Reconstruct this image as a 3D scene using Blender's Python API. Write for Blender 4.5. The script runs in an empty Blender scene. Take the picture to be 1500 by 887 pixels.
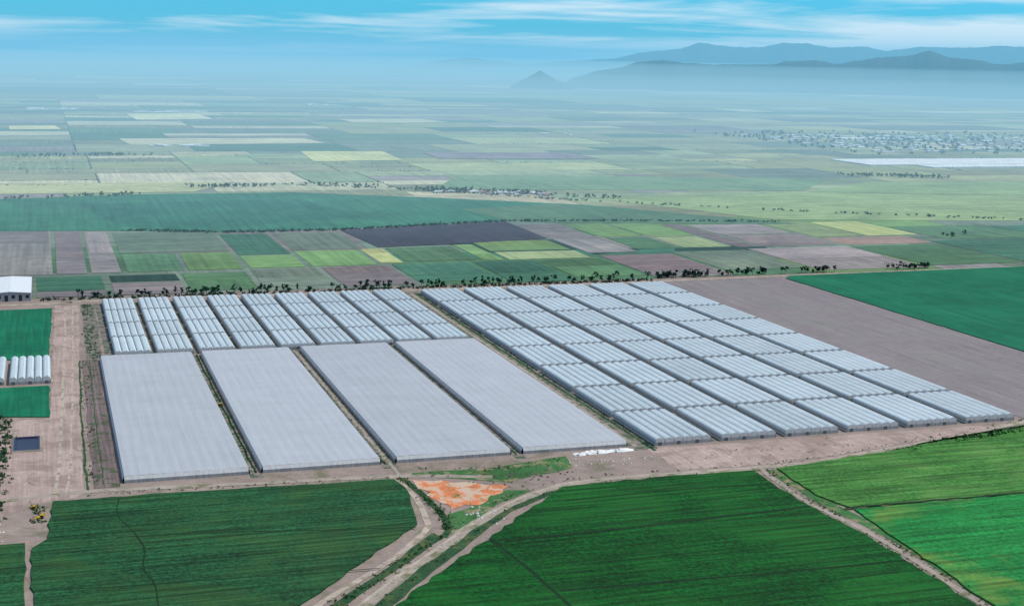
import bpy, math, random
import numpy as np
from mathutils import Vector, noise as mn
R=random.Random(7)
sc=bpy.context.scene
sc.view_settings.view_transform='Standard'; sc.view_settings.look='None'; sc.view_settings.exposure=0
def link(o): sc.collection.objects.link(o); return o

# ---------------------------------------------------------------- materials
def newmat(name):
    m=bpy.data.materials.new(name); m.use_nodes=True
    nt=m.node_tree; b=nt.nodes['Principled BSDF']
    b.inputs['Roughness'].default_value=0.9
    b.inputs['Specular IOR Level'].default_value=0.15
    return m,nt,b
def N(nt,t,**k):
    n=nt.nodes.new(t)
    for a,v in k.items(): setattr(n,a,v)
    return n
def noise(nt,vec,scale,detail=4,rough=0.6,dist=0.0):
    n=N(nt,'ShaderNodeTexNoise',noise_dimensions='2D'); n.inputs['Scale'].default_value=scale
    n.inputs['Detail'].default_value=detail; n.inputs['Roughness'].default_value=rough
    n.inputs['Distortion'].default_value=dist
    nt.links.new(vec,n.inputs['Vector']); return n.outputs['Fac']
def math_(nt,op,a,b=None,c=None,clamp=False):
    n=N(nt,'ShaderNodeMath',operation=op); n.use_clamp=clamp
    for i,v in enumerate((a,b,c)):
        if v is None: continue
        if isinstance(v,(int,float)): n.inputs[i].default_value=v
        else: nt.links.new(v,n.inputs[i])
    return n.outputs[0]
def ramp01(nt,v,lo,hi):
    n=N(nt,'ShaderNodeMapRange'); n.inputs[1].default_value=lo; n.inputs[2].default_value=hi
    nt.links.new(v,n.inputs[0]); return n.outputs[0]
def mix(nt,f,a,b,mode='MIX'):
    n=N(nt,'ShaderNodeMix',data_type='RGBA',blend_type=mode)
    for s,v in ((n.inputs[0],f),(n.inputs[6],a),(n.inputs[7],b)):
        if isinstance(v,(int,float)): s.default_value=v
        elif isinstance(v,tuple): s.default_value=(*v,1) if len(v)==3 else v
        else: nt.links.new(v,s)
    return n.outputs[2]
def mapping(nt,vec,scale=(1,1,1),rot=0):
    n=N(nt,'ShaderNodeMapping'); n.inputs['Scale'].default_value=scale; n.inputs['Rotation'].default_value=(0,0,rot)
    nt.links.new(vec,n.inputs[0]); return n.outputs[0]
def sc3(c,k): return tuple(x*k for x in c)

def earth_mat(name,c,var=0.45,patch=None,pamt=(0.5,0.62),pscale=0.03,row=None,rowsc=(1,1),rowamt=0.2,fine=0.5,bump=0.4,finescale=0.45,patch2=None,p2=(.6,.68),p2s=.06):
    m,nt,b=newmat(name)
    g=N(nt,'ShaderNodeNewGeometry').outputs['Position']
    big=noise(nt,g,0.012,3,0.6); med=noise(nt,g,0.09,3,0.65); fi=noise(nt,g,finescale,3,0.75)
    f=math_(nt,'MULTIPLY_ADD',big,0.9,math_(nt,'MULTIPLY_ADD',med,0.8,math_(nt,'MULTIPLY',fi,fine*2)))
    mid=0.5*(0.9+0.8+fine*2)
    f=ramp01(nt,f,mid-0.5,mid+0.5)
    col=mix(nt,f,sc3(c,1-var),sc3(c,1+var))
    if patch:
        pn=noise(nt,g,pscale,5,0.7,0.3)
        col=mix(nt,ramp01(nt,pn,*pamt),col,patch)
    if patch2:
        pn=noise(nt,mapping(nt,g,(1,1,1),.8),p2s,5,0.75,0.5)
        col=mix(nt,ramp01(nt,pn,*p2),col,patch2)
    if row is not None:
        v=mapping(nt,g,(rowsc[0],rowsc[1],1),row)
        rn=noise(nt,v,1.0,2,0.6)
        k=ramp01(nt,rn,0.3,0.7)
        col=mix(nt,1.0,col,mix(nt,k,(1-rowamt,)*3,(1+rowamt,)*3),'MULTIPLY')
    nt.links.new(col,b.inputs['Base Color'])
    if bump:
        bp=N(nt,'ShaderNodeBump'); bp.inputs['Strength'].default_value=bump; bp.inputs['Distance'].default_value=1.0
        nt.links.new(fi,bp.inputs['Height']); nt.links.new(bp.outputs[0],b.inputs['Normal'])
    return m

M={}
M['soil']=earth_mat('site_soil',(.27,.215,.185),.3,patch=(.16,.15,.10),pamt=(.52,.70),pscale=.035,bump=0)
M['dirt']=earth_mat('dirt_road',(.37,.285,.25),.25,patch=(.27,.205,.175),pamt=(.48,.62),row=0,rowsc=(.5,.01),rowamt=.12,patch2=(.16,.155,.09),p2=(.62,.72),bump=0)
M['dirt2']=earth_mat('dirt_track',(.32,.275,.23),.28,patch=(.15,.16,.08),pamt=(.52,.64),pscale=.08,bump=0)
M['tan']=earth_mat('tan_track',(.41,.345,.285),.25,patch=(.25,.22,.15),pamt=(.5,.6),pscale=.1,bump=0)
M['mauve']=earth_mat('tilled_soil',(.215,.19,.195),.2,row=0,rowsc=(.35,.006),rowamt=.12,patch=(.18,.185,.165),pamt=(.5,.75),pscale=.012,bump=0)
M['brown']=earth_mat('verge_soil',(.17,.13,.125),.35,patch=(.07,.09,.05),pamt=(.5,.6),pscale=.09,row=0,rowsc=(.5,.01),rowamt=.25,bump=0)
M['corr']=earth_mat('corridor_soil',(.22,.185,.165),.35,patch=(.06,.10,.06),pamt=(.46,.56),pscale=.12,bump=0)
M['orange']=earth_mat('orange_soil',(.60,.21,.09),.4,patch=(.50,.38,.28),pamt=(.5,.54),pscale=.09,patch2=(.10,.16,.05),p2=(.6,.66),p2s=.1,bump=0)
M['grass']=earth_mat('rough_grass',(.045,.14,.042),.5,patch=(.25,.21,.12),pamt=(.52,.64),pscale=.06)
M['ditch']=earth_mat('ditch_grass',(.022,.07,.028),.5,patch=(.08,.11,.04),pamt=(.5,.65),pscale=.1)
M['cropA']=earth_mat('crop_dark_green',(.011,.068,.023),.5,patch=(.026,.082,.022),pamt=(.45,.7),pscale=.015,row=.02,rowsc=(.010,.26),rowamt=.45,fine=1.3,bump=.8,finescale=.32)
M['cropB']=earth_mat('crop_deep_green',(.002,.066,.008),.55,patch=(.009,.088,.012),pamt=(.45,.7),pscale=.012,row=.03,rowsc=(.010,.25),rowamt=.45,fine=1.3,bump=.8,finescale=.32)
M['cropC']=earth_mat('crop_olive_green',(.045,.165,.03),.4,patch=(.095,.205,.05),pamt=(.45,.7),pscale=.012,row=.25,rowsc=(.010,.2),rowamt=.4,fine=1.2,bump=.7,finescale=.32)
M['cropD']=earth_mat('crop_bright_green',(.012,.175,.036),.36,patch=(.10,.21,.04),pamt=(.54,.66),pscale=.009,row=.3,rowsc=(.010,.2),rowamt=.36,fine=1.2,bump=.7,finescale=.32)
M['cropE']=earth_mat('crop_teal_green',(.002,.12,.06),.35,row=0,rowsc=(.3,.008),rowamt=.2,patch=(.008,.15,.075),pamt=(.45,.7),pscale=.01,bump=0)
M['furrow']=earth_mat('furrow',(.006,.028,.009),.5,bump=0)
M['verge']=earth_mat('field_verge',(.11,.135,.085),.3,bump=0)

def attr_mat(name,rows=True,rough=.9):
    m,nt,b=newmat(name)
    a=N(nt,'ShaderNodeAttribute',attribute_name='col')
    g=N(nt,'ShaderNodeNewGeometry').outputs['Position']
    f=math_(nt,'MULTIPLY_ADD',noise(nt,g,.006,5,.65,.4),1.0,math_(nt,'MULTIPLY',noise(nt,g,.05,4,.7),.8))
    f=ramp01(nt,f,.45,1.35)
    col=mix(nt,1.,a.outputs['Color'],mix(nt,f,(.58,.62,.66),(1.44,1.40,1.3)),'MULTIPLY')
    r1=ramp01(nt,noise(nt,mapping(nt,g,(.12,.003,1)),1.,2,.6),.3,.7)
    r2=ramp01(nt,noise(nt,mapping(nt,g,(.003,.07,1)),1.,2,.6),.3,.7)
    r=N(nt,'ShaderNodeMix',data_type='FLOAT'); nt.links.new(a.outputs['Alpha'],r.inputs[0]); nt.links.new(r1,r.inputs[2]); nt.links.new(r2,r.inputs[3])
    col=mix(nt,1.,col,mix(nt,r.outputs[0],(.82,.83,.84),(1.18,1.16,1.14)),'MULTIPLY')
    nt.links.new(col,b.inputs['Base Color']); b.inputs['Roughness'].default_value=rough
    return m
M['fields']=attr_mat('farmland')
def leaf_mat():
    m,nt,b=newmat('foliage')
    a=N(nt,'ShaderNodeAttribute',attribute_name='col')
    nt.links.new(a.outputs['Color'],b.inputs['Base Color']); return m
M['leaf']=leaf_mat()
def plain(name,c,rough=.7,var=.15,scale=.5,spec=.2):
    m,nt,b=newmat(name)
    tc=N(nt,'ShaderNodeTexCoord').outputs['Object']
    n=noise(nt,tc,scale,3,.6)
    nt.links.new(mix(nt,ramp01(nt,n,.3,.7),sc3(c,1-var),sc3(c,1+var)),b.inputs['Base Color'])
    b.inputs['Roughness'].default_value=rough; b.inputs['Specular IOR Level'].default_value=spec
    return m
M['bark']=plain('bark',(.10,.075,.055))

# ---------------------------------------------------------------- mesh helpers
def mesh_obj(name,vs,fs,mats,mi=None,cols=None,smooth=False):
    me=bpy.data.meshes.new(name); me.from_pydata(vs,[],fs)
    for m in mats: me.materials.append(m)
    if mi is not None: me.polygons.foreach_set('material_index',mi)
    if cols is not None:
        at=me.color_attributes.new('col','FLOAT_COLOR','CORNER')
        arr=[]
        for p,c in zip(me.polygons,cols):
            c4=tuple(c) if len(c)==4 else (*c,1.0)
            arr.extend(c4*p.loop_total)
        at.data.foreach_set('color',arr)
    if smooth: me.polygons.foreach_set('use_smooth',[True]*len(me.polygons))
    me.update()
    return link(bpy.data.objects.new(name,me))
def jitter_poly(pts,step=14,amp=.9):
    out=[]
    n=len(pts)
    for i in range(n):
        a=pts[i]; b=pts[(i+1)%n]; L=math.dist(a,b); k=max(1,int(L/step))
        nx,ny=-(b[1]-a[1])/L,(b[0]-a[0])/L
        for j in range(k):
            t=j/k; o=0 if j==0 else amp*2*mn.noise(Vector((a[0]*.1+t*L*.11,a[1]*.13,3.3)))+R.uniform(-.3,.3)*amp
            out.append((a[0]+(b[0]-a[0])*t+nx*o,a[1]+(b[1]-a[1])*t+ny*o))
    return out
def area(p): return sum(p[i][0]*p[(i+1)%len(p)][1]-p[(i+1)%len(p)][0]*p[i][1] for i in range(len(p)))/2
def slab(name,pts,z,mat,base=None,jit=.9,step=14):
    p=jitter_poly(pts,step,jit)
    if area(p)<0: p=p[::-1]
    n=len(p); vs=[(x,y,z) for x,y in p]; fs=[tuple(range(n))]
    if base is not None:
        vs+=[(x,y,base) for x,y in p]
        fs+=[(i,i+n,(i+1)%n+n,(i+1)%n) for i in range(n)]
    return mesh_obj(name,vs,fs,[mat])
def smooth_line(pl,step=8):
    P=[pl[0]]+list(pl)+[pl[-1]]; out=[]
    for i in range(1,len(P)-2):
        p0,p1,p2,p3=P[i-1:i+3]; k=max(1,int(math.dist(p1,p2)/step))
        for j in range(k):
            t=j/k
            out.append(tuple(.5*((2*p1[a])+(-p0[a]+p2[a])*t+(2*p0[a]-5*p1[a]+4*p2[a]-p3[a])*t*t+(-p0[a]+3*p1[a]-3*p2[a]+p3[a])*t**3) for a in (0,1)))
    out.append(tuple(pl[-1])); return out
def ribbon(name,pl,w,z,mat,jit=.15,step=8,sm=True,wob=.5):
    L=smooth_line(pl,step) if sm else pl
    vs=[];fs=[]; s0=R.uniform(0,99)
    for i,p in enumerate(L):
        a=L[max(0,i-1)]; b=L[min(len(L)-1,i+1)]; d=math.dist(a,b) or 1
        nx,ny=-(b[1]-a[1])/d,(b[0]-a[0])/d
        o=wob*2*mn.noise(Vector((i*.35,s0,0)))
        wl=w/2*(1+R.uniform(-jit,jit))+o; wr=w/2*(1+R.uniform(-jit,jit))-o
        vs+=[(p[0]+nx*wl,p[1]+ny*wl,z),(p[0]-nx*wr,p[1]-ny*wr,z)]
        if i: k=2*i; fs.append((k-2,k-1,k+1,k))
    return mesh_obj(name,vs,fs,[mat])

# ---------------------------------------------------------------- ground
def ground():
    xs=[-60000,-20000,-5000,-1000,0,1000,2000,5000,20000,60000]
    vs=[(x,y,0) for y in (-20000,-2000,0,1000,2000,5000,20000,60000) for x in xs]
    n=len(xs); fs=[(r*n+c,r*n+c+1,(r+1)*n+c+1,(r+1)*n+c) for r in range(7) for c in range(n-1)]
    return mesh_obj('ground',vs,fs,[M['soil']])
ground()
mesh_obj('field_verge',[(-9000,1797,.08),(20000,1850,.08),(20000,26000,.08),(-9000,26000,.08)],[(0,1,2,3)],[M['verge']])

C=dict(gb=(.21,.20,.20),gg=(.13,.18,.14),g=(.075,.165,.09),bg=(.145,.255,.10),tg=(.05,.15,.10),pl=(.045,.045,.07),br=(.185,.16,.165),
 yg=(.34,.37,.16),dk=(.025,.065,.055),ol=(.25,.27,.155),be=(.46,.44,.28),mv=(.22,.205,.205),pg=(.25,.33,.17),rb=(.26,.19,.17))
F_v=[];F_f=[];F_c=[]
def cell(x0,x1,y0,y1,c,z,gap=2.0,j=4,k=.12):
    q=[(x0+gap,y0+gap),(x1-gap,y0+gap),(x1-gap,y1-gap),(x0+gap,y1-gap)]
    q=[(x+R.uniform(-j,j),y+R.uniform(-j,j)) for x,y in q]
    poly(q,c,z,k)
def poly(q,c,z,k=.1):
    if area(q)<0:q=q[::-1]
    b=len(F_v); F_v.extend((x,y,z) for x,y in q); F_f.append(tuple(range(b,b+len(q))))
    s=1+R.uniform(-k,k); F_c.append((c[0]*s*(1+R.uniform(-.05,.05)),c[1]*s,c[2]*s*(1+R.uniform(-.05,.05)),float(R.random()<.5)))
hedge_pts=[]
def pick(x,y):
    r=R.random()
    if y<2600: w=[('gg',3),('g',3),('br',2),('bg',2),('gb',2),('tg',1)]
    elif y<4300:
        if x>1050: w=[('pg',6),('yg',2),('gg',2),('ol',3),('mv',1)]
        else: w=[('ol',5),('gg',3),('be',3),('mv',3),('yg',1.5),('pg',3)]
    else: w=[('ol',5),('gg',4),('be',3.5),('mv',3.5),('g',1.5),('yg',2),('pg',3),('tg',.8)]
    s=sum(a for _,a in w); r*=s
    for n,a in w:
        r-=a
        if r<=0:
            c=C[n]
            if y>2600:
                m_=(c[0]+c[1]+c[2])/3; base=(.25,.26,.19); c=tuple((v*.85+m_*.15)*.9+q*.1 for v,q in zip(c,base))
            return c
    return C['ol']
def bsp(x0,x1,y0,y1,mw,mh,z):
    w=x1-x0;h=y1-y0
    if w>mw*R.uniform(.8,2.6) and (w/mw>h/mh or h<mh):
        t=x0+w*R.uniform(.25,.75); bsp(x0,t,y0,y1,mw,mh,z); bsp(t,x1,y0,y1,mw,mh,z)
    elif h>mh*R.uniform(.8,2.2):
        t=y0+h*R.uniform(.3,.7); bsp(x0,x1,y0,t,mw,mh,z); bsp(x0,x1,t,y1,mw,mh,z)
    else:
        g=1 if y0<3200 else 2.5
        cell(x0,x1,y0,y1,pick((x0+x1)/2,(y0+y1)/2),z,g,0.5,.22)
        if R.random()<.2: hedge_pts.append(((x0,y0),(x1,y0),R.uniform(.5,1.3)))
        if R.random()<.06: hedge_pts.append(((x0,y0),(x0,y1),R.uniform(.4,1.0)))
bsp(-2500,4500,1800,4400,300,170,.2)
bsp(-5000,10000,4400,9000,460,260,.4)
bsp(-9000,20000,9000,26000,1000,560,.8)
bsp(-3000,-90,-600,1796,200,180,.2)
bsp(1400,4500,-600,1796,250,200,.2)
bsp(-80,1400,-600,540,250,200,.2)
Z=.6
for a in [(-150,-20,1800,1985,'gb'),(-17,68,1850,1965,'tg'),(-17,68,1802,1845,'br'),(75,165,1905,1965,'dk'),(75,165,1802,1898,'br'),
 (170,258,1815,1965,'g'),(264,362,1830,1985,'gg'),(366,465,1812,1990,'br'),(470,590,1830,1995,'tg'),(594,690,1803,2000,'tg'),(695,800,1830,2000,'g'),
 (805,930,1803,2030,'br'),(935,1070,1850,2050,'gg'),(1075,1260,1820,2060,'mv'),(1265,1440,1835,2060,'g'),(1445,1900,1850,2100,'tg'),
 (-150,5,1990,2475,'gb'),(8,50,1990,2470,'br'),(54,95,1990,2455,'gb'),(100,265,2180,2430,'gg'),(100,180,1992,2172,'g'),(184,262,1992,2172,'bg'),
 (268,350,2130,2385,'tg'),(268,350,1995,2122,'bg'),(356,470,2170,2385,'gg'),(356,455,1997,2162,'bg'),(460,496,2010,2165,'yg'),(500,610,2020,2172,'g'),
 (615,650,2010,2190,'bg'),(655,790,2105,2222,'bg'),(655,790,2012,2095,'pg'),(800,888,2060,2440,'mv'),(895,975,2240,2440,'bg'),(980,1065,2230,2430,'bg'),(895,975,2090,2232,'g'),(980,1065,2090,2222,'pg'),
 (1072,1112,2080,2400,'br'),(1117,1262,2240,2385,'mv'),(1117,1262,2080,2232,'br'),(1270,1370,2180,2400,'pg'),(1375,1480,2180,2390,'yg'),(1270,1440,2075,2168,'rb'),(1490,1700,2110,2300,'g'),(1700,2000,2110,2280,'tg')]:
    cell(a[0],a[1],a[2],a[3],C[a[4]],Z,1.6,1.5,.18)
    if R.random()<.6:   # a crop change part-way across the field
        y=a[2]+(a[3]-a[2])*R.uniform(.3,.7); c=C[a[4]]; s=R.uniform(.75,1.3)
        cell(a[0]+2,a[1]-2,y,a[3]-2,(c[0]*s*1.05,c[1]*s,c[2]*s),Z+.15,1.2,2,.1)
poly([(479,2403),(802,2487),(797,2238),(610,2196),(494,2180)],C['pl'],Z+.3)
poly([(612,2196),(797,2232),(900,2084),(806,2040),(800,2100),(655,2090)],C['dk'],Z-.1)
poly([(1065,2100),(1120,2080),(1110,2040),(950,2060),(960,2085)],C['dk'],Z-.1)
poly([(-300,2510),(-250,3000),(-89,3018),(180,3085),(511,3090),(792,2934),(1052,2758),(1308,2415),(1000,2480),(802,2500),(479,2420),(280,2415),(97,2465)],(.035,.155,.10),Z,.02)  # dark teal band: cloud shadow over these fields put into their colour
poly([(1000,2780),(1308,2420),(1340,2360),(900,2450),(810,2510),(780,2700)],(.085,.17,.10),Z+.1)
poly([(60,2900),(500,2950),(560,2600),(300,2480),(120,2520)],(.028,.135,.09),Z+.12)
poly([(1120,2900),(1330,2440),(1900,2330),(2500,2330),(2500,2700),(1700,2950)],(.25,.34,.16),Z+.05,.02)
poly([(1700,2960),(2500,2720),(2900,3100),(2000,3200)],(.23,.32,.16),Z+.05,.02)
poly([(840,3130),(1700,2980),(1950,3300),(1000,3500)],(.17,.26,.15),Z+.05,.02)
poly([(-250,3120),(300,3130),(420,3350),(-260,3380)],(.42,.42,.24),Z+.05)
poly([(748,4389),(1004,4380),(979,4006),(715,3970)],(.55,.56,.26),1.2)
poly([(260,4700),(900,4780),(880,5080),(240,5040)],(.52,.49,.32),1.2)
poly([(380,6400),(720,6500),(700,7050),(370,7000)],(.6,.6,.34),1.6)
poly([(-120,5600),(60,5620),(40,5900),(-130,5860)],(.6,.56,.3),1.6)
poly([(1300,6200),(1750,6260),(1700,6600),(1290,6540)],(.5,.48,.32),1.6)
poly([(1100,4050),(1600,4020),(1580,4300),(1120,4330)],(.21,.18,.19),1.2)
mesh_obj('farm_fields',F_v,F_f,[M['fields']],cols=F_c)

# ---------------------------------------------------------------- near crops, tracks
slab('tilled_field',[(797,1000),(800,1770),(981,1776),(984,1230),(990,1000),(1380,1010),(1380,960),(840,985),(800,1000)],.25,M['mauve'])
slab('crop_field',[(986,1245),(984,1762),(1000,1782),(1412,1796),(1412,1245)],.9,M['cropE'],0)
slab('crop_field',[(-78,1722),(2,1724),(-4,1440),(-78,1440)],.9,M['cropE'],0)
slab('crop_field',[(-78,1318),(-4,1318),(-4,1203),(-42,1212),(-78,1212)],.9,M['cropE'],0)
slab('crop_field',[(-3,968),(110,965),(229,960),(232,930),(221,860),(126,745),(60,660),(30,560),(-14,560),(-14,781),(-16,875),(-7,890)],1.1,M['cropA'],0,1.5,9)
slab('crop_field',[(-90,890),(-20,886),(-19,782),(-19,560),(-90,560)],1.1,M['cropA'],0)
slab('crop_field',[(340,911),(420,916),(491,914),(489,833),(494,756),(490,642),(480,500),(40,500),(176,729),(249,812),(300,868)],1.3,M['cropB'],0,1.5,9)
slab('crop_field',[(512,916),(620,935),(701,957),(783,975),(840,985),(860,818),(653,817),(516,818),(507,850)],1.1,M['cropC'],0,1.5,9)
slab('crop_field',[(516,814),(653,813.5),(860,814.5),(830,500),(500,500),(500,642),(510,755)],1.1,M['cropD'],0,1.0,9)
zt=1.36
ribbon('furrow',[(34,882),(110,872),(218,852)],1.4,1.13,M['furrow'])
ribbon('furrow',[(39,962),(37,925),(47,880),(49,850),(46,820),(51,790),(50,740)],.9,1.14,M['furrow'],jit=.5)
ribbon('furrow',[(-14,800),(80,793),(180,786)],1.0,1.13,M['furrow'])
ribbon('furrow',[(258,820),(264,760),(268,700),(270,640)],2.2,zt,M['furrow'])
ribbon('furrow',[(265,811),(370,817),(489,826)],3.0,zt+.01,M['furrow'])
ribbon('furrow',[(270,724),(380,718),(492,716)],2.6,zt+.01,M['furrow'])
ribbon('furrow',[(330,880),(410,884),(490,880)],1.2,zt+.01,M['furrow'])
ribbon('furrow',[(510,816.5),(653,815.5),(850,816.5)],2.6,1.14,M['furrow'])

# site floor pieces
slab('dirt_road',[(5,1745),(33,1745),(24,1400),(17,984),(12,975),(-20,960),(-38,940),(-46,900),(-46,1060),(-34,1196),(-4,1200),(0,1400)],.12,M['dirt'])
ribbon('wheel_track',[(17,1735),(10,1400),(3,1100),(-2,985)],2.2,.16,M['tan'])
ribbon('wheel_track',[(25,1735),(18,1400),(11,1100),(6,985)],1.6,.16,M['tan'])
slab('weed_strip',[(35,1745),(50,1745),(46,1430),(32,1430)],.1,M['corr'],jit=1.5)
slab('verge_strip',[(27,1425),(42,1428),(42,992),(24,992)],.1,M['brown'])
ribbon('drain_ditch',[(25,1425),(21,1200),(20,990)],1.6,.14,M['ditch'],jit=.5)
ribbon('drain_ditch',[(34,1425),(32,1200),(31,1000)],.8,.15,M['ditch'],jit=.5)
for x0,x1 in ((132,141),(229.5,240.5),(332,340),(427.5,449)):
    slab('corridor_strip',[(x0,1428),(x1,1428),(x1,990),(x0,990)],.1,M['corr'],jit=.2)
ribbon('corridor_track',[(236,1425),(236,1000),(235,968)],2.6,.15,M['dirt2'])
ribbon('drain_ditch',[(232,1425),(232,1000)],1.6,.15,M['furrow'])
ribbon('drain_ditch',[(137,1425),(137,1002)],1.6,.15,M['furrow'])
ribbon('drain_ditch',[(334,1425),(335,1002)],1.4,.15,M['furrow'])
ribbon('corridor_track',[(438,1745),(436,1300),(434,1000)],4,.15,M['dirt2'])
ribbon('drain_ditch',[(444,1745),(443,1300),(444,985)],3,.16,M['ditch'])
slab('corridor_strip',[(428,1750),(449,1750),(449,1430),(428,1430)],.1,M['corr'])
slab('corridor_strip',[(50,1748),(428,1752),(428,1424),(50,1424)],.07,M['corr'],jit=.2)
slab('corridor_strip',[(449,1750),(795,1750),(789,1000),(449,1000)],.07,M['corr'],jit=.2)
ribbon('dirt_road',[(-300,1752),(0,1760),(60,1768),(500,1768),(800,1776),(1000,1786),(1412,1803),(2000,1830)],8,.18,M['tan'])
ribbon('dirt_road',[(1000,1000),(800,991),(734,972),(647,949),(560,928),(506,922),(418,924),(358,922),(328,911),(284,878),(227,816),(158,734),(90,640),(20,540)],8.5,.2,M['dirt2'],wob=1)
ribbon('wheel_track',[(800,993),(734,974),(647,951),(560,930),(506,924),(418,926),(358,924),(326,912),(282,879),(225,817),(156,735),(88,641)],2.2,.24,M['tan'])
ribbon('dirt_road',[(-60,972),(-19,981),(30,986),(120,978),(235,968),(300,950)],7,.19,M['dirt2'],wob=1)
ribbon('dirt_road',[(228,972),(234,930),(231,880),(222,845),(180,790),(133,739),(60,640),(20,560)],4.5,.21,M['tan'])
ribbon('drain_ditch',[(236,964),(240,925),(242,885),(238,845),(231,832)],5,.22,M['ditch'])
slab('grass_verge',[(236,834),(246,876),(262,884),(296,918),(318,912),(284,888),(262,860)],.16,M['grass'])
slab('grass_verge',[(232,832),(222,822),(150,738),(84,645),(66,650),(136,734),(186,790),(226,842)],.16,M['ditch'])
slab('grass_verge',[(288,870),(246,820),(174,730),(164,732),(234,822),(284,874),(326,906),(338,908)],.15,M['ditch'])
slab('orange_soil_patch',[(241,957),(250,953),(262,951),(268,943),(282,942),(304,924),(296,912),(284,906),(272,889),(262,893),(250,884),(248,900),(243,920)],.28,M['orange'],jit=3,step=5)
slab('grass_patch',[(246,974),(300,972),(371,988),(366,958),(330,945),(308,935),(300,938),(278,950),(246,964)],.17,M['grass'],jit=2)
slab('grass_verge',[(330,905),(400,912),(480,910),(500,917),(420,918),(350,916)],.16,M['ditch'])
ribbon('dirt_road',[(500,922),(496,880),(494,833),(500,756),(495,642),(488,500)],4.5,.22,M['dirt2'])
slab('grass_verge',[(503,915),(500,833),(506,756),(501,642),(494,500),(500,500),(511,642),(516,756),(509,850),(516,916)],.15,M['grass'])
slab('grass_verge',[(620,938),(701,964),(790,984),(1000,990),(1000,975),(790,972),(700,954)],.2,M['ditch'],jit=2)
slab('bare_yard',[(440,992),(780,990),(730,975),(640,953),(560,936),(500,930),(440,932)],.11,M['dirt'],jit=2)
slab('bare_yard',[(-44,1190),(-8,1195),(-2,985),(-20,965),(-44,965)],.15,M['dirt'])

# ---------------------------------------------------------------- greenhouses
def roof_mat(name,c,stripe,seam,lo=.8,hi=1.14):
    m,nt,b=newmat(name)
    g=N(nt,'ShaderNodeNewGeometry').outputs['Position']
    oi=N(nt,'ShaderNodeObjectInfo').outputs['Random']
    n1=noise(nt,mapping(nt,g,(.5,.012,.0)),1.,3,.65)
    n2=noise(nt,mapping(nt,g,(.02,.09,.0)),1.,3,.6)
    n3=noise(nt,g,.02,4,.7)
    f=math_(nt,'ADD',math_(nt,'MULTIPLY',n1,stripe),math_(nt,'ADD',math_(nt,'MULTIPLY',n2,seam),math_(nt,'MULTIPLY',n3,.6)))
    mid=.5*(stripe+seam+.6)
    f=ramp01(nt,f,mid-.4,mid+.4)
    f=math_(nt,'ADD',math_(nt,'MULTIPLY',oi,.25),math_(nt,'MULTIPLY',f,.75))
    col=mix(nt,f,sc3(c,lo),sc3(c,hi))
    nt.links.new(col,b.inputs['Base Color']); b.inputs['Roughness'].default_value=.5; b.inputs['Specular IOR Level'].default_value=.3
    return m
M['film']=roof_mat('plastic_film',(.49,.575,.60),.6,.5,.76,1.24)
M['net']=roof_mat('shade_net',(.385,.41,.435),.9,.5,.84,1.13)
M['gutter']=plain('gutter',(.24,.27,.28))
M['gable']=plain('gable_film',(.58,.58,.56),var=.1)
M['screen']=plain('insect_screen',(.33,.34,.34),var=.2)
M['vent']=plain('vent_gap',(.20,.23,.25))
M['door']=plain('door_opening',(.12,.13,.14))
M['steel']=plain('steel',(.35,.36,.37))
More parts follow.
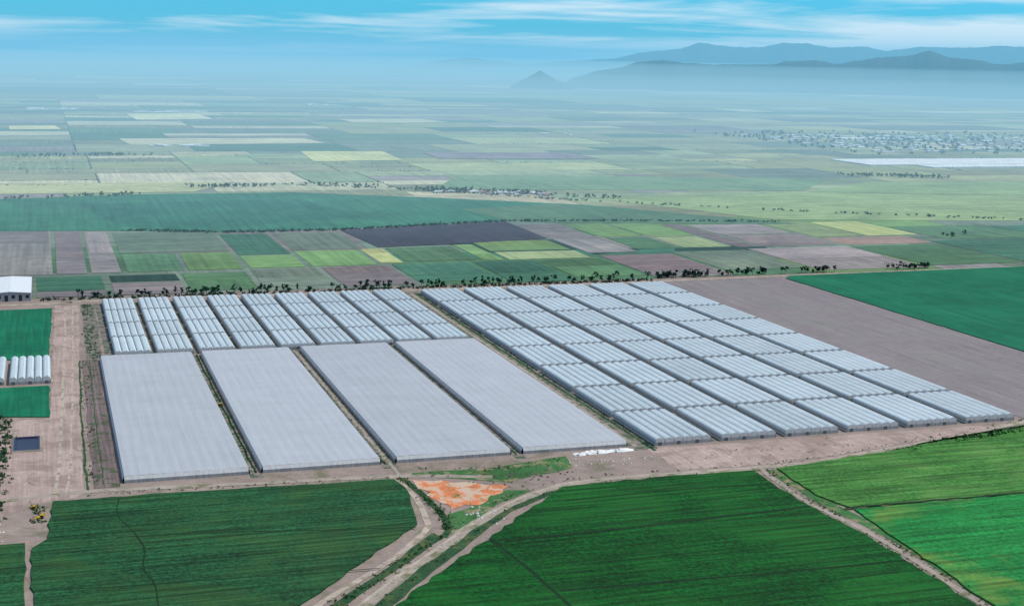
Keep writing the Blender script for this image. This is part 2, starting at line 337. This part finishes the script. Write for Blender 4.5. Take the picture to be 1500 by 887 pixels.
def hoop_mesh(name,W,L,ns,eave=3.8,rise=1.9):
    vs=[];fs=[];mi=[]
    def q(a,b,c,d,m):
        k=len(vs); vs.extend((a,b,c,d)); fs.append((k,k+1,k+2,k+3)); mi.append(m)
    sw=W/ns; seg=10
    for s in range(ns):
        x0=s*sw+.25; w=sw-.5
        pr=[(x0+w*(.5-.5*math.cos(math.pi*i/seg)),eave+rise*math.sin(math.pi*i/seg)**.85) for i in range(seg+1)]
        for i in range(seg):
            (xa,za),(xb,zb)=pr[i],pr[i+1]
            for j in range(4):
                ya,yb=L*j/4,L*(j+1)/4
                q((xa,ya,za),(xb,ya,zb),(xb,yb,zb),(xa,yb,za),0)
            q((xa,0,2.6),(xb,0,2.6),(xb,0,zb),(xa,0,za),2)
            q((xb,L,2.6),(xa,L,2.6),(xa,L,za),(xb,L,zb),2)
        xm=x0+w/2; zr=eave+rise
        q((xm-.1,1,zr+.05),(xm+1.3,1,zr+.32),(xm+1.3,L-1,zr+.32),(xm-.1,L-1,zr+.05),0)
        q((xm+1.3,1,zr-.25),(xm+1.3,L-1,zr-.25),(xm+1.3,L-1,zr+.28),(xm+1.3,1,zr+.28),4)
        q((s*sw-.3,0,eave+.02),(s*sw+.3,0,eave+.02),(s*sw+.3,L,eave+.02),(s*sw-.3,L,eave+.02),1)
        q((s*sw-.12,-.06,0),(s*sw+.12,-.06,0),(s*sw+.12,-.06,eave),(s*sw-.12,-.06,eave),5)
        if s%2==0: q((xm-1.6,-.05,.05),(xm+1.6,-.05,.05),(xm+1.6,-.05,2.9),(xm-1.6,-.05,2.9),6)
        q((x0-.25,-.02,.9),(x0+w+.25,-.02,.9),(x0+w+.25,-.02,1.0),(x0-.25,-.02,1.0),5)
    q((W-.3,0,eave+.02),(W+.3,0,eave+.02),(W+.3,L,eave+.02),(W-.3,L,eave+.02),1)
    q((0,0,0),(W,0,0),(W,0,2.6),(0,0,2.6),3)
    q((W,L,0),(0,L,0),(0,L,2.6),(W,L,2.6),3)
    for x,sg in ((0,-1),(W,1)):
        a,b=(L,0) if sg<0 else (0,L)
        q((x,a,0),(x,b,0),(x,b,1.2),(x,a,1.2),2)
        q((x,a,1.2),(x,b,1.2),(x,b,3.),(x,a,3.),3)
        q((x,a,3.),(x,b,3.),(x,b,eave),(x,a,eave),2)
        k=int(L/10)
        for i in range(k+1):
            y=L*i/k; q((x+sg*.06,y-.1,0),(x+sg*.06,y+.1,0),(x+sg*.06,y+.1,eave),(x+sg*.06,y-.1,eave),5)
    me=bpy.data.meshes.new(name); me.from_pydata(vs,[],fs)
    for m in ('film','gutter','gable','screen','vent','steel','door'): me.materials.append(M[m])
    me.polygons.foreach_set('material_index',mi); me.update(); return me
def place(me,name,x,y,z=0,rz=0):
    o=link(bpy.data.objects.new(name,me)); o.location=(x,y,z); o.rotation_euler=(0,0,rz); return o
hr=hoop_mesh('hoop_house_large',48.5,87,6,4.0,2.3)
for i in range(6):
    for j in range(8):
        place(hr,'hoop_greenhouse',449.5+57.4*i+R.uniform(-.3,.3),998+93.5*j+R.uniform(-.4,.4))
hl=hoop_mesh('hoop_house_small',35.5,75,5,4.0,2.3)
for i in range(9):
    for j in range(4):
        place(hl,'hoop_greenhouse',58.5+41.2*i+R.uniform(-.3,.3),1431+80.5*j+R.uniform(-.4,.4))
hs=hoop_mesh('hoop_house_yard',36,95,5,3.8,3.2)
place(hs,'hoop_greenhouse',-38,1330); place(hs,'hoop_greenhouse',-78,1332)

def net_house(x0,x1,y0,y1):
    W=x1-x0;L=y1-y0;h=4.9; ns=11
    vs=[];fs=[];mi=[]
    def q(a,b,c,d,m):
        k=len(vs); vs.extend((a,b,c,d)); fs.append((k,k+1,k+2,k+3)); mi.append(m)
    ny=14
    def zz(i,j):
        return h+(.16 if i%2 else 0)+.05*mn.noise(Vector((i*.7,j*.9,x0)))+.2*mn.noise(Vector((i*.15,j*.3,x0+5)))
    for i in range(2*ns):
        for j in range(ny):
            xa,xb=W*i/(2*ns),W*(i+1)/(2*ns); ya,yb=L*j/ny,L*(j+1)/ny
            q((xa,ya,zz(i,j)),(xb,ya,zz(i+1,j)),(xb,yb,zz(i+1,j+1)),(xa,yb,zz(i,j+1)),0)
    for (a,b,n) in (((0,0),(W,0),(0,-1)),((W,0),(W,L),(1,0)),((W,L),(0,L),(0,1)),((0,L),(0,0),(-1,0))):
        e=1.2
        oa=(a[0]+n[0]*e,a[1]+n[1]*e); ob=(b[0]+n[0]*e,b[1]+n[1]*e)
        q((*oa,2.4),(*ob,2.4),(b[0],b[1],h+.0),(a[0],a[1],h+.0),1)
        q((*oa,0),(*ob,0),(*ob,2.4),(*oa,2.4),2)
        k=int(math.dist(a,b)/8)
        for i in range(k+1):
            t=i/k; px,py=oa[0]+(ob[0]-oa[0])*t+n[0]*.1,oa[1]+(ob[1]-oa[1])*t+n[1]*.1
            dx,dy=(.12,0) if n[0]==0 else (0,.12)
            q((px-dx,py-dy,0),(px+dx,py+dy,0),(px+dx,py+dy,2.6),(px-dx,py-dy,2.6),3)
    me=bpy.data.meshes.new('net_house'); me.from_pydata(vs,[],fs)
    for m in ('net','gable','screen','steel'): me.materials.append(M[m])
    me.polygons.foreach_set('material_index',mi); me.update()
    place(me,'shade_net_greenhouse',x0,y0)
for a in ((45,131.5,1001,1420),(142,228.5,1002,1421),(241.5,330.5,1003,1422),(341,426.5,1003,1424)): net_house(*a)

# ---------------------------------------------------------------- trees
class Bag:
    def __init__(s): s.v=[];s.f=[];s.c=[];s.m=[]
    def quad(s,p,c,m=0):
        k=len(s.v); s.v.extend(p); s.f.append(tuple(range(k,k+len(p)))); s.c.append(c); s.m.append(m)
    def obj(s,name): 
        return mesh_obj(name,s.v,s.f,[M['leaf'],M['bark']],s.m,s.c)
def leafquad(b,c,size,col):
    u=Vector((R.gauss(0,1),R.gauss(0,1),R.gauss(0,1))).normalized(); w=u.orthogonal().normalized(); 
    a=R.uniform(0,6.3); t=u.cross(w); e1=(w*math.cos(a)+t*math.sin(a))*size*.5; e2=u.cross(e1)*R.uniform(.6,1)
    b.quad([tuple(c-e1-e2*.6),tuple(c+e1*.6-e2),tuple(c+e1+e2*.7),tuple(c-e1*.5+e2)],col)
def tree(b,x,y,h,r,n=60,ls=1.1,col=(.03,.07,.03)):
    th=h*.35; r0=h*.03
    for k in range(5):
        a0,a1=k*1.2566,(k+1)*1.2566
        b.quad([(x+r0*math.cos(a0),y+r0*math.sin(a0),0),(x+r0*math.cos(a1),y+r0*math.sin(a1),0),(x+r0*.5*math.cos(a1),y+r0*.5*math.sin(a1),h*.6),(x+r0*.5*math.cos(a0),y+r0*.5*math.sin(a0),h*.6)],(.1,.08,.06),1)
    cs=[]
    for k in range(R.randint(4,6)):
        a=R.uniform(0,6.3); d=r*R.uniform(.2,.75); c=Vector((x+d*math.cos(a),y+d*math.sin(a),h*R.uniform(.35,.85))); cs.append((c,r*R.uniform(.35,.6)))
        b.quad([(x-.1,y,th),(x+.1,y,th),tuple(c+Vector((.04,0,0))),tuple(c-Vector((.04,0,0)))],(.1,.08,.06),1)
    for k in range(n):
        c,rr=R.choice(cs)
        p=c+Vector((R.gauss(0,1),R.gauss(0,1),R.gauss(0,.8))).normalized()*rr*R.uniform(.4,1.1)
        s=R.uniform(.5,1.7); leafquad(b,p,ls*R.uniform(.7,1.3),(col[0]*s,col[1]*s,col[2]*s))
def bush(b,x,y,r,n=10,col=(.03,.08,.03)):
    for k in range(n):
        p=Vector((x+R.gauss(0,r*.5),y+R.gauss(0,r*.5),abs(R.gauss(0,r*.45))+.2))
        s=R.uniform(.5,1.6); leafquad(b,p,r*R.uniform(.6,1.0),(col[0]*s,col[1]*s,col[2]*s))
b=Bag()
x=-10
while x<790:
    dens=.55+.8*mn.noise(Vector((x*.014,4,0)))
    if x>20 and R.random()<dens: tree(b,x,1784+R.uniform(0,14)+x*.01,R.uniform(4.5,13.5),R.uniform(2.2,4.8),60,1.8,(.012,.055,.038))
    if R.random()<.9: bush(b,x+R.uniform(-4,4),1780+R.uniform(-1,10),3.0,11,(.016,.06,.038))
    x+=R.uniform(1.5,6.5)
for x0,x1,k in ((805,885,34),(885,1090,26),(1180,1250,18),(1420,1440,4),(1050,1075,6)):
    for i in range(k): tree(b,R.uniform(x0,x1),1797+R.uniform(0,12)+(x0-800)*.02,R.uniform(6,13),R.uniform(2.4,4.5),64,1.7,(.011,.046,.034))
b.obj('tree_row')
for i in range(26):
    b=Bag(); tree(b,-40+R.uniform(-6,4)+i*.06,940+i*10.5+R.uniform(-5,5),R.uniform(4,10),R.uniform(2.0,3.6),150,.9,(.035,.10,.04)); b.obj('tree')
b=Bag()
for i in range(70): bush(b,R.gauss(-37,3),R.uniform(930,1210),R.uniform(.8,2),12,(.03,.09,.035))
for i in range(40): bush(b,R.gauss(-12,2.5),R.uniform(925,965),R.uniform(.6,1.5),10,(.04,.10,.035))
b.obj('yard_shrubs')
b=Bag()
for (p,q_,dens) in hedge_pts:
    L=math.dist(p,q_); y=p[1]
    if y>9500 or y<1900: continue
    sp=max(7,y*.003)/dens
    k=int(L/sp)
    for i in range(k):
        t=R.random()
        xx=p[0]+(q_[0]-p[0])*t; yy=p[1]+(q_[1]-p[1])*t
        if xx<-400 or xx>yy*.9: continue
        if 2400<yy<3090 and -300<xx<1350: continue
        if 1100<xx<2900 and 2300<yy<3350: continue
        if 800<xx<1900 and 3000<yy<3500: continue
        if 1800<yy<2480: continue
        bush(b,xx,yy+R.gauss(0,2),R.uniform(1.5,3.4),5,(.03,.07,.04))
b.obj('distant_tree_line')
b=Bag()
def line(pl,n,hr_,w=6,nl=26,ls=2.2,col=(.02,.065,.035)):
    for i in range(n):
        k=R.randrange(len(pl)-1); t=R.random()
        tree(b,pl[k][0]+(pl[k+1][0]-pl[k][0])*t+R.gauss(0,w),pl[k][1]+(pl[k+1][1]-pl[k][1])*t+R.gauss(0,w),R.uniform(*hr_),R.uniform(2.5,5),nl,ls,col)
line([(120,2462),(290,2408),(479,2412),(640,2452),(802,2495),(1000,2470),(1320,2405)],460,(1.5,4.5),4,12,2.2,(.018,.065,.042))
line([(500,3290),(780,3130),(1080,2830),(1500,2540),(1900,2320)],150,(2.5,6),6,16)
line([(790,3095),(900,3050),(1050,2985)],120,(6,13),22)
line([(1040,2960),(1180,2870)],22,(6,10),8)
line([(300,3230),(480,3240)],60,(6,11),10)
line([(560,3290),(720,3200)],30,(5,9),12)
line([(-100,3010),(190,3090)],40,(4,9),10)
line([(2060,3380),(2180,3330),(2290,3270)],120,(7,13),16)
line([(1500,2150),(1560,2170)],8,(7,12),10)
line([(-80,4200),(250,4250)],60,(6,11),25,14,3.5)
for i in range(330): tree(b,R.uniform(2600,4000),R.uniform(4150,5500),R.uniform(7,13),R.uniform(5,10),14,5.5,(.02,.05,.04))
b.obj('distant_trees')
b=Bag()
def shrubs(pl,n,off,r=(.5,1.3),col=(.035,.10,.03),sp=1.8):
    L=smooth_line(pl,6)
    for i in range(n):
        k=R.randrange(len(L)-1)
        if mn.noise(Vector((k*.12,n,1)))<R.uniform(-.5,.2): continue
        a,c=L[k],L[k+1]; d=math.dist(a,c) or 1; nx,ny=-(c[1]-a[1])/d,(c[0]-a[0])/d
        o=R.choice(off)+R.gauss(0,sp); t=R.random()
        bush(b,a[0]+(c[0]-a[0])*t+nx*o,a[1]+(c[1]-a[1])*t+ny*o,R.uniform(*r)*R.uniform(.6,1),8,col)
main=[(800,991),(734,972),(647,949),(560,928),(506,922),(418,924),(358,922),(328,911),(284,878),(227,816),(158,734),(90,640)]
shrubs(main,500,[7.5,-8.5])
shrubs([(790,975),(701,958),(640,942)],420,[0,4,8],(1,2.8),(.02,.075,.025))
shrubs([(236,964),(240,925),(242,885),(238,845)],300,[0,2,-2],(.6,1.5),(.025,.075,.025))
shrubs([(497,915),(494,833),(500,756),(495,642)],420,[4.5,-5.5])
shrubs([(-19,972),(30,978),(120,972),(228,964)],160,[0],(.4,1.1))
shrubs([(40,1745),(38,1430)],240,[0,5,-3],(.6,2),(.03,.10,.04))
shrubs([(27,1420),(22,1000)],160,[0,6],(.5,1.4),(.03,.07,.03))
shrubs([(444,1740),(444,990)],300,[0,2],(.5,1.4),(.025,.06,.025))
shrubs([(232,1420),(232,1000)],160,[0,2],(.4,1.2),(.02,.06,.02))
shrubs([(137,1420),(137,1004)],140,[0],(.4,1.2),(.02,.06,.02))
shrubs([(250,975),(300,965),(365,975)],90,[0,8,-8],(.5,1.5))
shrubs([(224,842),(180,788),(133,737),(66,650)],200,[5,9],(.6,1.7),(.025,.08,.02))
b.obj('roadside_shrubs')

# ---------------------------------------------------------------- buildings
M['wall']=plain('painted_wall',(.62,.60,.56)); M['roofw']=plain('metal_roof',(.62,.66,.68)); M['roofr']=plain('clay_roof',(.38,.16,.10)); M['dark']=plain('opening',(.03,.035,.04)); M['grayw']=plain('grey_wall',(.30,.32,.34))
M['blue']=plain('pond_liner_water',(.003,.010,.04),.35,.2,.1,.2); M['white']=plain('white_plastic',(.72,.73,.72),scale=.02); M['yellow']=plain('yellow_paint',(.65,.42,.03),.4); M['rubber']=plain('rubber',(.02,.02,.02))
def house(name,x,y,w,l,h,rh,rot,roof,wall='wall',doors=2):
    vs=[];fs=[];mi=[]
    def q(p,m): k=len(vs); vs.extend(p); fs.append(tuple(range(k,k+len(p)))); mi.append(m)
    q([(0,0,0),(w,0,0),(w,0,h),(w/2,0,h+rh),(0,0,h)],0); q([(w,l,0),(0,l,0),(0,l,h),(w/2,l,h+rh),(w,l,h)],0)
    q([(0,l,0),(0,0,0),(0,0,h),(0,l,h)],0); q([(w,0,0),(w,l,0),(w,l,h),(w,0,h)],0)
    e=.5; s=rh/(w/2)
    q([(-e,-e,h-e*s+.05),(w/2,-e,h+rh+.05),(w/2,l+e,h+rh+.05),(-e,l+e,h-e*s+.05)],1)
    q([(w/2,-e,h+rh+.05),(w+e,-e,h-e*s+.05),(w+e,l+e,h-e*s+.05),(w/2,l+e,h+rh+.05)],1)
    for i in range(doors):
        c=w*(i+.5)/doors; d=w/doors*.25
        q([(c-d,-.05,.0 if i%2==0 else h*.35),(c+d,-.05,.0 if i%2==0 else h*.35),(c+d,-.05,h*.75),(c-d,-.05,h*.75)],2)
    for i in range(max(2,int(l/6))):
        c=l*(i+.5)/max(2,int(l/6)); q([(-.05,c+.8,h*.35),(-.05,c-.8,h*.35),(-.05,c-.8,h*.7),(-.05,c+.8,h*.7)],2)
    o=mesh_obj(name,vs,fs,[M[wall],M[roof],M['dark']],mi); o.location=(x,y,0); o.rotation_euler=(0,0,rot)
house('warehouse',-70,1785,48,125,10,1.8,0,'roofw','grayw',6)
for i in range(26):
    t=R.random(); x=830+t*210+R.gauss(0,10); y=3080-t*95+R.gauss(0,14)
    house('farm_house',x,y-32,R.uniform(12,30),R.uniform(9,20),R.uniform(3,5),R.uniform(1.2,2.4),R.uniform(-.3,.3),R.choice(['roofw','roofw','roofr','roofw']))
def town(name,cx,cy,sx,sy,n,s=(8,22),k=1):
    vs=[];fs=[];mi=[]
    for i in range(n):
        x=cx+R.uniform(-sx,sx); y=cy+R.uniform(-sy,sy); w=R.uniform(*s);l=R.uniform(8,16)*k;h=R.uniform(3,6)
        b0=len(vs); vs+= [(x,y,0),(x+w,y,0),(x+w,y+l,0),(x,y+l,0),(x,y,h),(x+w,y,h),(x+w,y+l,h),(x,y+l,h),(x,y+l/2,h+1.6),(x+w,y+l/2,h+1.6)]
        for f,m in (((0,1,5,4),0),((1,2,6,9,5),0),((2,3,7,6),0),((3,0,4,8,7),0),((4,5,9,8),1),((6,7,8,9),1)):
            fs.append(tuple(b0+j for j in f)); mi.append(m)
    mesh_obj(name,vs,fs,[M['wall'],M['roofw']],mi)
town('distant_town',3300,4750,620,520,230,(12,34),1.6)
town('distant_farm_buildings',560,7200,170,60,24,(20,70),3)
town('distant_farm_buildings',20,7450,120,80,16,(15,60),3)
town('distant_farm_buildings',400,4630,90,25,14,(10,34),1.5)
town('distant_farm_buildings',1500,8300,60,60,6,(20,50),3)
town('distant_farm_buildings',1900,5300,60,60,5,(10,26))
def plast(x0,x1,y0,y1,n):
    vs=[];fs=[];mi=[]; W=(x1-x0); sw=W/n
    for i in range(n):
        k=len(vs); a=x0+i*sw; vs+=[(a,y0,0),(a+sw,y0,0),(a,y0,4),(a+sw/2,y0,4.7),(a+sw,y0,4),(a,y1,4),(a+sw/2,y1,4.7),(a+sw,y1,4),(a,y1,0),(a+sw,y1,0)]
        for f in ((0,1,4,3,2),(2,3,6,5),(3,4,7,6),(9,8,5,6,7)): fs.append(tuple(k+j for j in f)); mi.append(0)
        if i==0: fs.append((k+8,k,k+2,k+5)); mi.append(0)
        if i==n-1: fs.append((k+1,k+9,k+7,k+4)); mi.append(0)
    mesh_obj('distant_greenhouse',vs,fs,[M['white']],mi)
plast(2330,3400,3700,3930,70); plast(2480,3400,3600,3690,50); plast(3000,3260,5000,5070,10)

vs=[];fs=[];mi=[]
rings=[(0,0.1),(2.5,1.3),(3.2,1.3),(5,.3)]
for e,z in rings:
    vs+=[(-33+e,1098+e,z),(-9-e,1098+e,z),(-9-e,1143-e,z),(-33+e,1143-e,z)]
for r in range(3):
    for i in range(4): fs.append((r*4+i,r*4+(i+1)%4,(r+1)*4+(i+1)%4,(r+1)*4+i)); mi.append(0 if r<1 else 1)
fs.append((12,13,14,15)); mi.append(1)
mesh_obj('reservoir_pond',vs,fs,[M['soil'],M['blue']],mi)
vs=[];fs=[]; nx,ny=60,16
for j in range(ny+1):
    for i in range(nx+1):
        u,v=i/nx,j/ny; ed=min(1,8*min(u,1-u,v,1-v))
        vs.append((378+u*50+3*mn.noise(Vector((u*3,v*3,1))),986+v*9+u*3+2.5*mn.noise(Vector((u*4,v,7))),.15+ed*(.7+1.1*mn.noise(Vector((u*16,v*5,0))))))
fs=[(j*(nx+1)+i,j*(nx+1)+i+1,(j+1)*(nx+1)+i+1,(j+1)*(nx+1)+i) for j in range(ny) for i in range(nx) if mn.noise(Vector((i*.21,j*.3,9)))>-.28]
mesh_obj('plastic_sheet_heap',vs,fs,[M['white']])
def rubble(name,cx,cy,sx,sy,n,s,mat):
    vs=[];fs=[]
    for i in range(n):
        x=R.gauss(cx,sx);y=R.gauss(cy,sy);r=R.uniform(*s);k=len(vs)
        for dz in (0,1):
            for a in range(5): vs.append((x+r*math.cos(a*1.257)*(1-.45*dz)*R.uniform(.7,1.2),y+r*math.sin(a*1.257)*(1-.45*dz)*R.uniform(.7,1.2),dz*r*R.uniform(.4,.8)))
        fs+=[(k+a,k+(a+1)%5,k+5+(a+1)%5,k+5+a) for a in range(5)]+[(k+5,k+6,k+7,k+8,k+9)]
    mesh_obj(name,vs,fs,[M[mat]])
rubble('rubble_pile',395,968,22,5,60,(.3,1.0),'wall'); rubble('rubble_pile',268,872,9,8,24,(.4,1.4),'wall'); rubble('soil_heap',330,940,25,10,40,(.5,1.5),'brown')
rubble('soil_heap',560,960,70,9,60,(.4,1.3),'dirt'); rubble('material_pile',-37,915,2.5,22,26,(.5,1.4),'wall')
def tractor(x,y,rot):
    e=bpy.data.objects.new('yellow_tractor',None); link(e); e.location=(x,y,0); e.rotation_euler=(0,0,rot)
    def part(n,vs,fs,m): o=mesh_obj(n,vs,fs,[M[m]]); o.parent=e
    def box(n,x0,x1,y0,y1,z0,z1,m,t=0):
        part(n,[(x0,y0,z0),(x1,y0,z0),(x1,y1,z0),(x0,y1,z0),(x0+t,y0+t,z1),(x1-t,y0+t,z1),(x1-t,y1-t,z1),(x0+t,y1-t,z1)],[(3,2,1,0),(4,5,6,7),(0,1,5,4),(1,2,6,5),(2,3,7,6),(3,0,4,7)],m)
    box('hood',-.6,.6,.2,2.6,.9,1.9,'yellow',.12); box('cab',-.85,.85,-1.7,.2,.9,2.4,'dark',.1); box('cab_roof',-.95,.95,-1.8,.3,2.42,2.6,'yellow',.08)
    box('bucket',-1.1,1.1,3.3,4.1,.3,1.1,'yellow',.15); box('loader_arm_left',-.95,-.8,.6,3.4,.9,1.15,'yellow'); box('loader_arm_right',.8,.95,.6,3.4,.9,1.15,'yellow')
    box('backhoe_boom',-.15,.15,-3.6,-1.8,1.,3.2,'yellow',.1)
    for n,xx,yy,r in (('wheel_1',-1.15,-1,.8),('wheel_2',1.15,-1,.8),('wheel_3',-1.,1.9,.5),('wheel_4',1.,1.9,.5)):
        k=14; vs=[(xx+s*.2,yy+r*math.cos(a*6.2832/k),r+r*math.sin(a*6.2832/k)) for s in (-1,1) for a in range(k)]
        part(n,vs,[(a,(a+1)%k,k+(a+1)%k,k+a) for a in range(k)]+[tuple(range(k)),tuple(range(k,2*k))[::-1]],'rubber')
tractor(-15,956,.4); tractor(-11,935,1.9); tractor(136,1210,0)

# ---------------------------------------------------------------- hills
M['hill']=earth_mat('hill_scrub',(.03,.055,.055),.2,bump=0,patch=(.045,.065,.06),pamt=(.45,.6),pscale=.002)
def ridge(name,prof,D,depth,seed,rough=.07,k=1.):
    vs=[];fs=[]
    a=prof[0][0]; az=[]
    while a<=prof[-1][0]: az.append(a); a+=.07
    nr=13
    for a in az:
        for q in range(len(prof)-1):
            if prof[q][0]<=a<=prof[q+1][0]:
                t=(a-prof[q][0])/(prof[q+1][0]-prof[q][0]); t=t*t*(3-2*t)*.5+t*.5; h=prof[q][1]*(1-t)+prof[q+1][1]*t; break
        h*=k
        for j in range(nr):
            s=j/(nr-1)*2-1
            r=D+s*depth+400*mn.noise(Vector((a*.8,seed,0)))
            hh=h*max(0,1-abs(s))**.9
            hh+=h*rough*mn.fractal(Vector((a*2.6,s*3,seed)),1,2,4)*(1 if j!=(nr-1)//2 else .45)*(1-abs(s))
            rad=math.radians(a); vs.append((r*math.sin(rad),r*math.cos(rad),hh-3))
    n=nr
    fs=[(i*n+j,(i+1)*n+j,(i+1)*n+j+1,i*n+j+1) for i in range(len(az)-1) for j in range(n-1)]
    mesh_obj(name,vs,fs,[M['hill']],smooth=True)
ridge('hills',[(20.0,0),(20.5,90),(21.5,170),(22.3,205),(23.0,272),(24,295),(24.9,270),(25.9,258),(27.2,266),(28.3,272),(28.8,310),(29.9,325),(30.7,290),(31.4,325),(32.2,365),(33.3,390),(34.1,445),(34.9,380),(35.9,358),(36.7,315),(37.8,350),(40,300),(43,380),(46,200),(50,0)],16000,1800,1)
ridge('hills',[(13,0),(14,80),(15.5,220),(16.3,260),(17.3,220),(18.5,150),(20,220),(22,300),(23.3,450),(24.6,520),(25.4,655),(26.5,590),(27.5,575),(28.6,670),(29.5,680),(30.4,600),(31.7,635),(32.5,555),(33.8,645),(35.6,640),(36.7,690),(37.8,670),(42,600),(46,650),(52,0)],30000,2500,2)
ridge('hills',[(17.9,0),(18.5,80),(18.9,135),(19.15,170),(19.45,130),(19.9,70),(20.6,0)],14500,700,3,.05)

# ---------------------------------------------------------------- haze: boxes over the far plain, own emission standing in for scattered light
def haze(name,bot,top,dens,col,y0=1500):
    me=bpy.data.meshes.new(name); s=55000; y1=58000
    vs=[(-s,y0,bot),(s,y0,bot),(s,y1,bot),(-s,y1,bot),(-s,y0,top),(s,y0,top),(s,y1,top),(-s,y1,top)]
    me.from_pydata(vs,[],[(3,2,1,0),(4,5,6,7),(0,1,5,4),(1,2,6,5),(2,3,7,6),(3,0,4,7)])
    m=bpy.data.materials.new(name); m.use_nodes=True; nt=m.node_tree; nt.nodes.clear()
    o=nt.nodes.new('ShaderNodeOutputMaterial'); v=nt.nodes.new('ShaderNodeVolumeAbsorption'); e=nt.nodes.new('ShaderNodeEmission'); a=nt.nodes.new('ShaderNodeAddShader')
    v.inputs['Color'].default_value=(0,0,0,1); v.inputs['Density'].default_value=dens
    e.inputs['Color'].default_value=(*col,1); e.inputs['Strength'].default_value=dens
    nt.links.new(v.outputs[0],a.inputs[0]); nt.links.new(e.outputs[0],a.inputs[1])
    nt.links.new(a.outputs[0],o.inputs['Volume']); me.materials.append(m)
    return link(bpy.data.objects.new(name,me))
haze('ground_haze_glow',-30,150,1/4700,(.33,.61,.78),1900)
haze('middle_haze_glow',151,260,1/9000,(.29,.61,.81),1900)
haze('upper_haze_glow',261,640,1/19000,(.20,.56,.82))

# ---------------------------------------------------------------- world, sun, camera
EL,AZ=58,100
w=bpy.data.worlds.new('World'); sc.world=w; w.use_nodes=True; nt=w.node_tree
bg=nt.nodes['Background']
sky=nt.nodes.new('ShaderNodeTexSky'); sky.sky_type='NISHITA'; sky.sun_disc=False
sky.sun_elevation=math.radians(EL); sky.sun_rotation=math.radians(AZ); sky.air_density=1.2; sky.dust_density=.3; sky.ozone_density=4; sky.altitude=300
tc=nt.nodes.new('ShaderNodeTexCoord').outputs['Generated']
sp=nt.nodes.new('ShaderNodeSeparateXYZ'); nt.links.new(tc,sp.inputs[0])
zc=math_(nt,'ADD',math_(nt,'MAXIMUM',sp.outputs[2],0.0),.045)
cb=nt.nodes.new('ShaderNodeCombineXYZ')
nt.links.new(math_(nt,'DIVIDE',sp.outputs[0],zc),cb.inputs[0]); nt.links.new(math_(nt,'DIVIDE',sp.outputs[1],zc),cb.inputs[1])
cn=noise(nt,cb.outputs[0],.26,6,.52,.2)
# more cloud towards the right (x) side of the sky, clearer to the left
cn=math_(nt,'ADD',cn,math_(nt,'MULTIPLY',math_(nt,'SUBTRACT',sp.outputs[0],.22),.22))
cf=ramp01(nt,cn,.44,.62)
skyc=mix(nt,ramp01(nt,sp.outputs[2],.02,.35),mix(nt,1.,sky.outputs[0],(.05,.78,1.45),'MULTIPLY'),sky.outputs[0])
col=mix(nt,math_(nt,'MULTIPLY',cf,.9),skyc,(9.3,9.6,9.8))
nt.links.new(col,bg.inputs[0]); bg.inputs[1].default_value=.11
L=bpy.data.lights.new('sun','SUN'); L.energy=3.2; L.angle=math.radians(.8); L.color=(1,.965,.92)
lo=link(bpy.data.objects.new('sun',L))
d=Vector((math.sin(math.radians(AZ))*math.cos(math.radians(EL)),math.cos(math.radians(AZ))*math.cos(math.radians(EL)),math.sin(math.radians(EL))))
lo.rotation_euler=d.to_track_quat('Z','Y').to_euler()
cam=bpy.data.cameras.new('camera'); co=link(bpy.data.objects.new('camera',cam)); co.location=(0,0,300)
co.rotation_euler=(1.39985,-0.01863,-0.314556); cam.sensor_width=36; cam.lens=2088/1500*36; cam.clip_start=5; cam.clip_end=120000
sc.camera=co
